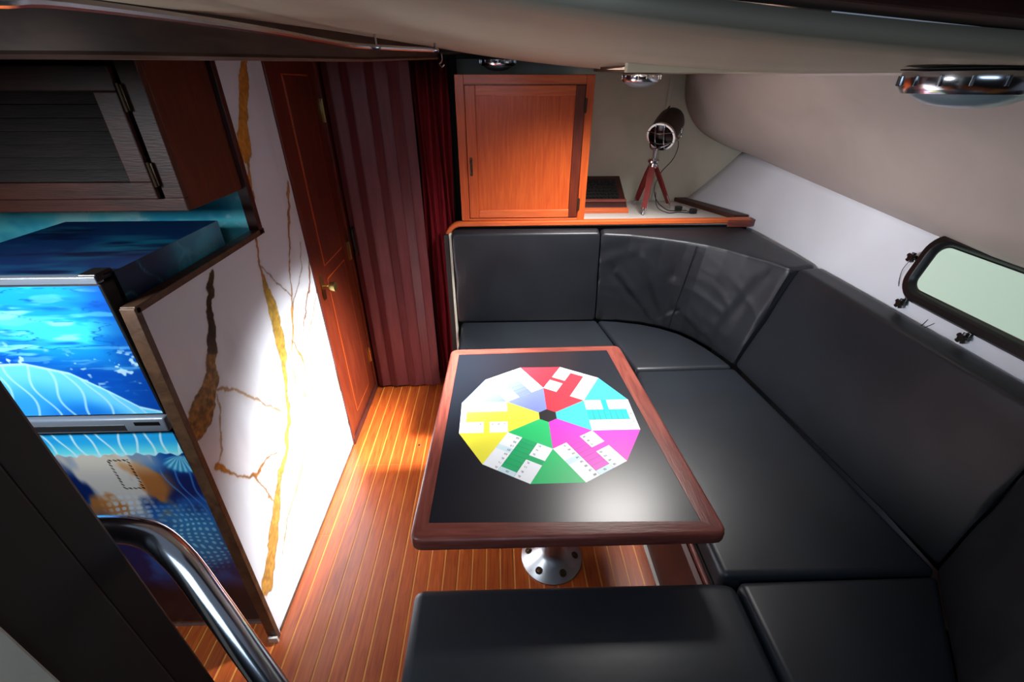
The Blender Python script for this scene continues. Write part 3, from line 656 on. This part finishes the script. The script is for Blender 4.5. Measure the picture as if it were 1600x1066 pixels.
cc1 = loft('corner_back_cushion', cB, cT, cTb, cBb, .018, 'creased black corner back cushion curving round the far right corner', 150, .003, .35, 4, (5, 3), folds=((.12, .82, .40, .52, .022, .010), (.26, .92, .43, .60, .03, .008), (.50, .60, .40, .50, .018, .009), (.30, .99, .05, .90, .03, .006), (.56, .62, .70, .56, .025, .006), (.46, .80, .50, .66, .03, .005), (.90, .95, .80, .55, .03, .006)))
# stitched seam on the corner cushion
sp = [((1-t)*(1.000)+t*1.020, (1-t)*2.278+t*2.180, .50+.53*t) for t in np.linspace(0, 1, 12)]
tube('seam', [(x-.003, y-.006, z) for x, y, z in sp], .0022, M['vinyl'], cc1, 6)
loft('long_back_cushion', [(1.212, 1.872, .486), (1.252, 1.45, .486), (1.288, 1.04, .486), (1.312, .775, .486)], [(1.322, 1.80, 1.045), (1.326, 1.45, 1.045), (1.332, 1.1, 1.045), (1.345, .77, 1.045)],
     [(1.405, 1.80, 1.055), (1.412, 1.45, 1.055), (1.415, 1.1, 1.055), (1.415, .77, 1.055)], [(1.30, 1.872, .486), (1.33, 1.45, .486), (1.34, 1.1, .486), (1.35, .775, .486)], .016,
     'long black back cushion leaning on the hull below the porthole', 70, .0015, .15, 9, (4, 2))
loft('near_back_cushion', [(1.296, .757, .478), (1.102, .476, .478), (.955, .15, .478)], [(1.342, .760, 1.045), (1.20, .42, 1.045), (1.08, .12, 1.045)], [(1.42, .755, 1.055), (1.41, .40, 1.055), (1.40, .10, 1.055)],
     [(1.36, .765, .486), (1.33, .42, .486), (1.28, .12, .486)], .016, 'dark back cushion in the near right corner at the picture edge', 40, .004, .3, 13)

# ------------------------------------------------------------ table
tb = empty('table', (.18, 1.25, 0), 'saloon table with mahogany rim and black top on a metal pedestal', 'table')
ZT, ZB = .702, .655
OUT = [(-.252, .752), (.612, .748), (.553, 1.750), (-.225, 1.735)]; INN = [(-.205, .808), (.549, .791), (.485, 1.703), (-.185, 1.685)]
def rim(i, m):
    j = (i+1) % 4; o0, o1, i0, i1 = OUT[i], OUT[j], INN[i], INN[j]
    R = .035
    o0v, o1v = Vector((*o0, 0)), Vector((*o1, 0)); d = (o1v-o0v).normalized()
    prev = Vector((*OUT[(i-1) % 4], 0)); nxt = Vector((*OUT[(j+1) % 4], 0))
    dp = (prev-o0v).normalized(); dn = (nxt-o1v).normalized()
    pts = []
    for s in (.5, .75, 1.0): a = o0v+dp*R*(1-s)**2+d*R*s**2; pts.append((a.x, a.y))
    for s in (0, .25, .5): a = o1v-d*R*(1-s)**2+dn*R*s**2; pts.append((a.x, a.y))
    pts += [i1, i0]
    bm = bmesh.new(); vs = [bm.verts.new((x, y, ZB)) for x, y in pts]; f = bm.faces.new(vs)
    r = bmesh.ops.extrude_face_region(bm, geom=[f]); bmesh.ops.translate(bm, verts=[v for v in r['geom'] if isinstance(v, bmesh.types.BMVert)], vec=(0, 0, ZT-ZB))
    bmesh.ops.recalc_face_normals(bm, faces=bm.faces); bm.normal_update()
    es = [e for e in bm.edges if len(e.link_faces) == 2 and abs(e.verts[0].co.z-e.verts[1].co.z) < 1e-5 and all(any((Vector((v.co.x, v.co.y, 0))-Vector((*p, 0))).length < 1e-4 for p in pts[:6]) for v in e.verts)]
    bmesh.ops.bevel(bm, geom=es, offset=.012, segments=4, affect='EDGES', profile=.5)
    rel(finish('rim', bm, m, None, True), tb)
for i, m in enumerate((M['mahog'], M['mahog_y'], M['mahog'], M['mahog_y'])): rim(i, m)
prism('top_panel', INN, ZB+.01, ZT-.001, M['black_top'], tb, .0005, 1)
# pedestal
ped = lathe('pedestal', [(.002, 0), (.128, 0), (.128, .006), (.120, .010), (.060, .045), (.045, .060), (.040, .075), (.038, .66)], M['steel'], tb, 48, None, (.205, 1.165, .001))
lathe('top_flange', [(.04, 0), (.09, .012), (.09, .018), (.002, .018)], M['steel'], tb, 32, None, (.205, 1.165, .638))
for k in range(6):
    a = math.radians(-90+60*k+22); px, py = .205+.098*math.cos(a), 1.165+.098*math.sin(a)
    lathe('screw', [(.002, 0), (.015, 0), (.015, .002), (.0125, .003), (.009, .001), (.008, .004), (.001, .005)], M['bronze'], tb, 16, (math.cos(a)*.45, math.sin(a)*.45, 1), (px, py, .0245))
# printed hexagonal board game
bmt = {'w': M['bwhite']}
for n_, c_ in dict(cyan=(.24, .78, .86), red=(.86, .20, .26), blue=(.47, .53, .78), yellow=(.93, .90, .28), green=(.10, .74, .42), magenta=(.88, .22, .76), teal=(.10, .72, .72), dgreen=(.05, .66, .40), ink=(.22, .30, .34), pale=(.80, .90, .93), blk=(.10, .11, .13)).items():
    bmt[n_] = mat('board_'+n_, c_, .35)
keys = list(bmt); bm = bmesh.new(); CX, CYb = .170, 1.255; Rb = .329
def face(pts, key, dz):
    f = bm.faces.new([bm.verts.new((CX+x, CYb+y, ZT-.0008+dz)) for x, y in pts]); f.material_index = keys.index(key)
    f.normal_update()
    if f.normal.z < 0: f.normal_flip()
def pol(r, a): return (r*math.cos(math.radians(a)), r*math.sin(math.radians(a)))
s = 2*Rb*math.sin(math.radians(15)); ap = Rb*math.cos(math.radians(15)); inr = (s/2)/math.tan(math.radians(30)); hexr = .036
arms = [(0, 'cyan', 'teal'), (60, 'red', 'red'), (120, 'blue', 'blue'), (180, 'yellow', 'yellow'), (240, 'green', 'dgreen'), (300, 'magenta', 'magenta')]
SEG = {0: 'abcdef', 1: 'bc', 2: 'abged', 3: 'abgcd', 4: 'fgbc', 5: 'afgcd', 6: 'afgedc', 7: 'abc', 8: 'abcdefg', 9: 'abcdfg'}
def digits(num, cx, cy, ang, h=.0068):
    ca, sa = math.cos(ang), math.sin(ang); w = h*.55; t = h*.16
    loc = {'a': (0, h/2, w, t), 'g': (0, 0, w, t), 'd': (0, -h/2, w, t), 'f': (-w/2, h/4, t, h/2), 'b': (w/2, h/4, t, h/2), 'e': (-w/2, -h/4, t, h/2), 'c': (w/2, -h/4, t, h/2)}
    st = str(num)
    for i, ch in enumerate(st):
        ox = (i-(len(st)-1)/2)*h*.9
        for sgm in SEG[int(ch)]:
            x, y, ww, hh = loc[sgm]; q = [(x-ww/2+ox, y-hh/2), (x+ww/2+ox, y-hh/2), (x+ww/2+ox, y+hh/2), (x-ww/2+ox, y+hh/2)]
            face([(cx+a*ca-b*sa, cy+a*sa+b*ca) for a, b in q], 'ink', .0006)
num = 1
for ang, ck, lk in arms:
    A = math.radians(ang); ux, uy = math.cos(A), math.sin(A); vx, vy = -uy, ux
    def L(r, t): return (ux*r+vx*t, uy*r+vy*t)
    # home sector
    face([pol(hexr, ang-30), L(inr, -s/2), L(inr, s/2), pol(hexr, ang+30)], ck, 0)
    # white arm with chamfered inner corners already given by the square
    face([L(inr, -s/2), L(ap, -s/2), L(ap, s/2), L(inr, s/2)], 'w', 0)
    # outer triangle in the same colour on the counter-clockwise side
    ov = pol(Rb, ang+15); ov2 = pol(Rb, ang+45); face([L(inr, s/2), ov, ov2], ck, 0)
    n = 8; l = (ap-inr)/n; w = s/3
    face([L(inr, -w/2), L(inr+l*7, -w/2), L(inr+l*7, w/2), L(inr, w/2)], lk, .0002)
    face([L(inr+l*3, w/2), L(inr+l*4, w/2), L(inr+l*4, s/2), L(inr+l*3, s/2)], lk, .0002)
    face([L(inr+l*7, -w/2), L(ap, -w/2), L(ap, w/2), L(inr+l*7, w/2)], 'pale', .0002)
    face([L(inr+l*3, -s/2), L(inr+l*4, -s/2), L(inr+l*4, -w/2), L(inr+l*3, -w/2)], 'pale', .0002)
    e = .0004
    for k in range(1, 8): face([L(inr+l*k-e, -w/2), L(inr+l*k+e, -w/2), L(inr+l*k+e, w/2), L(inr+l*k-e, w/2)], 'ink', .0004)
    e = .00025
    for sg in (-1, 1):
        face([L(inr, sg*w/2-e), L(ap, sg*w/2-e), L(ap, sg*w/2+e), L(inr, sg*w/2+e)], 'ink', .0004)
        for k in range(8):
            if sg > 0 and k == 3: continue
            cx_, cy_ = L(inr+l*(k+.5), sg*(w*.5+w*.22)); digits(num, cx_, cy_, A+PI/2, .0062); num += 1
    cx_, cy_ = L(inr+l*7.5, 0); digits(num, cx_, cy_, A+PI/2, .0062); num += 1
face([pol(hexr, 30+60*k) for k in range(6)], 'blk', .0002)
bo = finish('game_board_print', bm, [bmt[k_] for k_ in keys], None); rel(bo, tb); bo['label'] = 'twelve-sided printed board game in six colours'

# ------------------------------------------------------------ shelf, trim, locker
sh = empty('shelf', (.6, 2.7, 1.09), 'white shelf behind the far settee with a reddish wooden fiddle rail', 'shelf')
prism('shelf_board', [(-.20, 2.44), (1.43, 2.44), (1.40, 2.56), (1.24, 2.93), (-.20, 2.93)], 1.066, 1.088, M['white'], sh)
bm = bmesh.new()
path = [(-.290, 2.430, .985)]+[(-.290+.085*(1-math.cos(t)), 2.430, .985+.085*math.sin(t)+.015*math.sin(t)) for t in np.linspace(.1, PI/2, 8)]+[(.3, 2.432, 1.087), (1.0, 2.432, 1.090), (1.405, 2.432, 1.092)]
prev = None
R_ = []
for i, p in enumerate(path):
    a = Vector(path[max(i-1, 0)]); b = Vector(path[min(i+1, len(path)-1)]); d = (b-a).normalized(); nn = Vector((-d.z, 0, d.x))
    P0 = Vector(p); hw, hd = .0135, .018
    R_.append([bm.verts.new(P0+nn*x_*hw+Vector((0, y_*hd, 0))) for x_, y_ in ((-1, -.6), (-.6, -1), (.6, -1), (1, -.6), (1, .9), (-1, .9))])
for a, b in zip(R_, R_[1:]):
    for k in range(6): bm.faces.new((a[k], a[(k+1) % 6], b[(k+1) % 6], b[k]))
bm.faces.new(R_[0]); bm.faces.new(R_[-1]); bmesh.ops.recalc_face_normals(bm, faces=bm.faces)
rel(finish('fiddle_rail', bm, M['locker_h'], None, True), sh)
prism('rail_end', [(1.27, 2.405), (1.40, 2.40), (1.455, 2.432), (1.44, 2.452), (1.30, 2.452)], 1.062, 1.098, M['mahog'], sh, .003)
prism('side_batten', [(1.150, 2.925), (1.225, 2.925), (1.418, 2.47), (1.33, 2.47)], 1.088, 1.112, M['dark_wood'], sh, .003)

lk = empty('locker', (.14, 2.6, 1.09), 'orange mahogany locker with one hinged door above the far settee', 'locker')
LX0, LX1, LY, LZ0, LZ1 = -.197, .474, 2.432, 1.101, 1.790
box('body', LX0+.002, LX1-.002, LY+.02, 2.93, LZ0, LZ1-.002, M['locker'], lk, .002)
box('face_frame', LX0, LX0+.043, LY, LY+.02, LZ0, LZ1, M['locker'], lk); box('face_frame', LX1-.040, LX1, LY, LY+.02, LZ0, LZ1, M['locker'], lk)
box('face_frame', LX0+.043, LX1-.040, LY, LY+.02, LZ1-.040, LZ1, M['locker_h'], lk); box('face_frame', LX0+.043, LX1-.040, LY, LY+.02, LZ0, LZ0+.012, M['locker_h'], lk)
ld = empty('door', (0, 0, 0)); ld.parent = lk
D0, D1, E0, E1 = LX0+.046, LX1-.043, LZ0+.016, LZ1-.044
def lb(name, *a, m=M['locker'], bev=.003):
    o = box(name, *a, m, None, bev); o.parent = ld; o.location = Vector(o.location)-Vector(lk.location); return o
lb('stile', D0, D0+.050, LY-.004, LY+.016, E0, E1); lb('stile', D1-.046, D1, LY-.004, LY+.016, E0, E1, m=M['door'])
lb('rail', D0+.050, D1-.046, LY-.004, LY+.016, E1-.045, E1, m=M['locker_h']); lb('rail', D0+.050, D1-.046, LY-.004, LY+.016, E0, E0+.042, m=M['locker_h'])
lb('panel', D0+.048, D1-.044, LY+.004, LY+.016, E0+.040, E1-.043)
for z in (LZ0+.085, LZ1-.13):
    bm = bmesh.new(); B(bm, D1-.002, D1+.012, LY-.006, LY-.001, z-.03, z+.03, .001); T(bm, [(D1+.004, LY-.007, z-.033), (D1+.004, LY-.007, z+.033)], .005, 8)
    o = finish('hinge', bm, M['bronze'], None, True); o.parent = ld; o.location = -Vector(lk.location)
bm = bmesh.new(); B(bm, D0+.010, D0+.024, LY-.0055, LY-.003, 1.335, 1.425, .001); T(bm, smoothpts([(D0+.017, LY-.005, 1.35), (D0+.017, LY-.022, 1.36), (D0+.017, LY-.024, 1.38), (D0+.017, LY-.022, 1.40), (D0+.017, LY-.005, 1.41)], 4), .004, 8)
o = finish('handle', bm, M['bronze'], None, True); o.parent = ld; o.location = -Vector(lk.location)

# ------------------------------------------------------------ things on the shelf
kb = empty('console_box', (.62, 2.75, 1.09), 'small slanted wooden box with rows of dark keys beside the locker', 'box')
kz = 1.0885
extr('case', [(.49, 2.635, kz), (.49, 2.635, kz+.030), (.49, 2.66, kz+.050), (.49, 2.89, kz+.165), (.49, 2.90, kz+.150), (.49, 2.90, kz)], (.275, 0, 0), M['redwood'], kb, .004)
extr('front_lip', [(.49, 2.622, kz), (.49, 2.622, kz+.018), (.49, 2.636, kz+.030), (.49, 2.64, kz)], (.283, 0, 0), M['locker_h'], kb, .002)
sl = math.atan2(.115, .23)
def onsl(t, off): return (2.66+.257*t*math.cos(sl)-off*math.sin(sl), kz+.050+.257*t*math.sin(sl)+off*math.cos(sl))
a = onsl(.10, .001); b = onsl(.86, .001); c_ = onsl(.86, .003); d_ = onsl(.10, .003)
extr('key_bed', [(.495, *a), (.495, *b), (.495, *c_), (.495, *d_)], (.235, 0, 0), M['dark'], kb, 0)
a = onsl(.02, .001); b = onsl(.10, .001); c_ = onsl(.10, .011); d_ = onsl(.02, .011)
extr('front_bead', [(.49, *a), (.49, *b), (.49, *c_), (.49, *d_)], (.275, 0, 0), M['mahog'], kb, .003)
bm = bmesh.new()
for r in range(6):
    for q in range(10):
        y_, z_ = onsl(.15+.115*r, .003); x_ = .502+.0225*q+.006*(r % 2)
        w_ = .016; B(bm, x_, x_+w_, y_, y_+.016, z_, z_+.010, .002, 1)
o = finish('keys', bm, M['black'], None); rel(o, kb); o['kind'] = 'stuff'

lm = empty('searchlight_lamp', (.93, 2.7, 1.09), 'vintage tripod searchlight lamp with caged chrome face on the shelf', 'lamp')
hub = Vector((.888, 2.66, 1.375)); hd = Vector((.955, 2.72, 1.535)); ax = Vector((-.50, -.66, -.42)).normalized()
lathe('lamp_shade', [(.002, -.120), (.040, -.117), (.064, -.100), (.076, -.070), (.079, -.03), (.076, .075), (.074, .075), (.066, .060)], M['lampbody'], lm, 36, ax, hd)
fc = hd+ax*.078
lathe('bezel', [(.068, -.006), (.080, -.006), (.083, .002), (.080, .010), (.070, .010), (.068, .004), (.068, -.006)], M['chrome'], lm, 36, ax, fc)
lathe('glass', [(.002, .0), (.070, .0), (.070, .003), (.040, .010), (.002, .013)], M['glass_dark'], lm, 32, ax, fc)
sd = ax.cross(Vector((0, 0, 1))).normalized(); upv = sd.cross(ax).normalized()
def fq(a_, b_, c_): return fc+sd*a_+upv*b_+ax*c_
for dx_ in (-.024, .024):
    h = math.sqrt(.080**2-dx_**2)
    tube('cage_bar', smoothpts([fq(dx_, -h, .008), fq(dx_, -h*.6, .024), fq(dx_, 0, .030), fq(dx_, h*.6, .024), fq(dx_, h, .008)], 4), .0028, M['chrome'], lm, 8)
for dy_ in (-.03, .03):
    h = math.sqrt(.080**2-dy_**2)
    tube('cage_bar', smoothpts([fq(-h, dy_, .008), fq(0, dy_, .027), fq(h, dy_, .008)], 5), .002, M['chrome'], lm, 8)
sd = ax.cross(Vector((0, 0, 1))).normalized()
for sg in (-1, 1):
    p = hd+sd*.082*sg
    tube('yoke', smoothpts([p, p+Vector((0, 0, -.05)), hub+Vector((0, 0, .07))+sd*.03*sg, hub+Vector((0, 0, .055))], 5), .0055, M['chrome'], lm, 8)
    lathe('yoke_knob', [(.002, -.006), (.012, -.006), (.014, 0), (.012, .010), (.002, .012)], M['chrome'], lm, 16, sd*sg, p)
tube('hub', [hub+Vector((0, 0, -.012)), hub+Vector((0, 0, .065))], .010, M['chrome'], lm, 12)
lathe('hub_disc', [(.002, -.010), (.030, -.010), (.032, 0), (.028, .008), (.002, .010)], M['chrome'], lm, 20, None, hub)
tube('top_handle', [hd+upv*.070-ax*.01, hd+upv*.098+ax*.0, hd+upv*.104+ax*.045, hd+upv*.100-ax*.045], .004, M['lampbody'], lm, 8)
for fx, fy in ((.842, 2.565), (1.055, 2.715), (.860, 2.815)):
    f_ = Vector((fx, fy, 1.0895)); dd = (f_-hub); t_ = hub+dd*.06; sdv = dd.cross(Vector((0, 0, 1))).normalized()*.011
    
    bm = bmesh.new(); th = dd.cross(sdv).normalized()*.006; ring = []
    for t__, wd in ((.10, 1.3), (.30, 1.7), (.88, 1.25)): ring.append([bm.verts.new(hub+dd*t__+sdv*wd*a_+th*b_) for a_, b_ in ((-1, -1), (1, -1), (1, 1), (-1, 1))])
    for A_, C_ in zip(ring, ring[1:]):
        for k in range(4): bm.faces.new((A_[k], A_[(k+1) % 4], C_[(k+1) % 4], C_[k]))
    bm.faces.new(ring[0]); bm.faces.new(ring[-1]); bmesh.ops.recalc_face_normals(bm, faces=bm.faces); rel(finish('leg', bm, M['brownleg'], None), lm)
    for sg in (-1, 1):
        tb_ = tube('leg_rod', [hub+dd*.0+sdv*sg*.8, hub+dd*.9+sdv*sg*1.25], .003, M['chrome'], lm, 8)
    tube('leg_cap', [hub+dd*.07, hub+dd*.13], .015, M['chrome'], lm, 12)
    tube('leg_foot', [hub+dd*.86, hub+dd*.90, hub+dd*.995], [.012, .008, .005], M['chrome'], lm, 12)
cr = empty('lamp_cord', (.98, 2.7, 1.09), 'thin black power cord looping from the searchlight lamp onto the shelf', 'cord')
tube('cable', smoothpts([(1.03, 2.74, 1.50), (1.045, 2.735, 1.44), (1.02, 2.72, 1.37), (.955, 2.70, 1.30), (.925, 2.68, 1.22), (.945, 2.66, 1.15), (1.0, 2.64, 1.105), (1.06, 2.65, 1.093), (1.10, 2.66, 1.093), (1.13, 2.645, 1.095)], 6), .0028, M['black'], cr, 8)
tube('cable', smoothpts([(.93, 2.66, 1.20), (.945, 2.64, 1.12), (1.0, 2.60, 1.094), (1.07, 2.62, 1.093), (1.12, 2.60, 1.093), (1.17, 2.61, 1.093), (1.13, 2.64, 1.093)], 6), .0025, M['black'], cr, 8)
for px, py, nm in ((1.085, 2.665, 'plug'), (1.15, 2.60, 'switch')):
    box(nm, px-.020, px+.020, py-.014, py+.014, 1.0885, 1.118, M['black'], cr, .006, 3, True)
    T_ = tube('pin', [(px+.018, py, 1.108), (px+.036, py-.004, 1.112)], .003, M['chrome'], cr, 8)

# ------------------------------------------------------------ ceiling lights
def dome(loc, r, label, tilt=(0, 0, 0)):
    t = empty('ceiling_light', loc, label, 'ceiling light', 'round chrome ceiling lights')
    lathe('backplate', [(.002, .0), (r*1.05, .0), (r*1.05, -.0015), (.002, -.004)], M['dark'], t, 40, None, (0, 0, 0)).location = (0, 0, 0)
    lathe('chrome_ring', [(r*.80, -.004), (r*1.0, -.004), (r*1.02, -.010), (r, -.026), (r*.93, -.034), (r*.84, -.035), (r*.80, -.030)], M['chrome'], t, 48).location = (0, 0, 0)
    lathe('lens', [(r*.86, -.030), (r*.78, -.038), (r*.55, -.049), (r*.25, -.054), (.002, -.055)], M['lens'], t, 40).location = (0, 0, 0)
    for k in range(16):
        a = 2*PI*k/16; bm = bmesh.new(); B(bm, -.0035, .0035, -.0025, .0025, -.024, -.009, .001)
        o = finish('rib', bm, M['chrome'], t); o.location = (math.cos(a)*r*1.01, math.sin(a)*r*1.01, 0); o.rotation_euler = (0, 0, a)
    t.rotation_euler = tilt; return t
dome((.745, .775, ceilz(.745, .775)-.001), .093, 'large round chrome ceiling light at the upper right edge')
dome((.62, 2.18, ceilz(.62, 2.18)-.007), .080, 'round chrome ceiling light on the pale liner near the searchlight lamp')
t3 = dome((.01, 2.52, 1.872), .085, 'chrome ceiling light in the dark recess above the orange locker'); t3.location.z = 1.860

# ------------------------------------------------------------ porthole in the hull side
w1 = empty('window_1', (1.45, 1.1, 1.2), kind='structure')
o_ = Vector((hx(1.1)-.001, 0, 1.09)); tdir = Vector((1.487-1.437, 0, 1.30-1.09)).normalized(); nrm = Vector((-tdir.z, 0, tdir.x)).normalized()
if nrm.x > 0: nrm = -nrm
def wp_(y, t, h=0): 
    p = o_+tdir*t+nrm*(h-.000); return Vector((p.x, y, p.z))
def rrect(y0, y1, t0, t1, r, n=8):
    out = []
    for cy_, ct_, a0 in ((y1-r, t1-r, 0), (y0+r, t1-r, 90), (y0+r, t0+r, 180), (y1-r, t0+r, 270)):
        for k in range(n+1):
            a = math.radians(a0+90*k/n); out.append((cy_+r*math.cos(a), ct_+r*math.sin(a)))
    return out
yA, yB, tA, tB = .72, 1.418, .006, .246
profs = [(0, .004), (0, .022), (.006, .030), (.026, .032), (.034, .026), (.040, .014), (.046, .012), (.050, .004)]
bm = bmesh.new(); RR = []
for ins_, hh in profs:
    RR.append([bm.verts.new(wp_(y, t, hh)) for y, t in rrect(yA+ins_, yB-ins_, tA+ins_, tB-ins_, max(.080-ins_, .03))])
for a, b in zip(RR, RR[1:]):
    n = len(a)
    for k in range(n): bm.faces.new((a[k], a[(k+1) % n], b[(k+1) % n], b[k]))
bmesh.ops.recalc_face_normals(bm, faces=bm.faces)
rel(finish('window_frame', bm, M['black'], None, True), w1)
bm = bmesh.new(); f = bm.faces.new([bm.verts.new(wp_(y, t, .0135)) for y, t in rrect(yA+.044, yB-.044, tA+.044, tB-.044, .035)])
bmesh.ops.recalc_face_normals(bm, faces=bm.faces); rel(finish('pane', bm, M['pane'], None), w1)
bm = bmesh.new(); f = bm.faces.new([bm.verts.new(wp_(y, t, .006)) for y, t in rrect(yA+.01, yB-.01, tA+.01, tB-.01, .05)]); rel(finish('backing', bm, M['black'], None), w1)
for (y, t) in ((1.432, .135), (1.362, -.012), (1.12, -.014), (.80, -.014)):
    p = wp_(y, t, .030); bm = bmesh.new()
    T(bm, [wp_(y, t, .0), p], .007, 8)
    inner = wp_(min(max(y, .75), 1.40), max(t, .012), .014); T(bm, [wp_(y, t, .014), inner], .008, 8)
    for k in range(5):
        a = 2*PI*k/5+.3; T(bm, [p, p+Vector((0, 1, 0))*math.cos(a)*.017+tdir*math.sin(a)*.017], [.006, .0065], 8)
    T(bm, [p-nrm*.005, p+nrm*.008], .010, 10)
    rel(finish('star_knob', bm, M['black'], None, True), w1)
for y in (1.30, 1.10, .93):
    rel(finish('frame_screw', T(bmesh.new(), [wp_(y, tA+.012, .026), wp_(y, tA+.012, .030)], .004, 10), M['chrome'], None, True), w1)
wr = empty('dangling_wires', (1.44, 1.3, 1.1), 'thin dark wires hanging from the lower porthole frame', 'wire')
for y, dy in ((1.25, .02), (1.20, .06)):
    tube('wire', [wp_(y, .02, .008), wp_(y+dy*.5, -.01, .006), wp_(y+dy, -.055, .006)], .0012, M['black'], wr, 6)
tube('wire', smoothpts([wp_(1.44, .12, .02), wp_(1.450, .085, .012), wp_(1.440, .05, .008), wp_(1.428, .03, .006)], 4), .0012, M['black'], wr, 6)
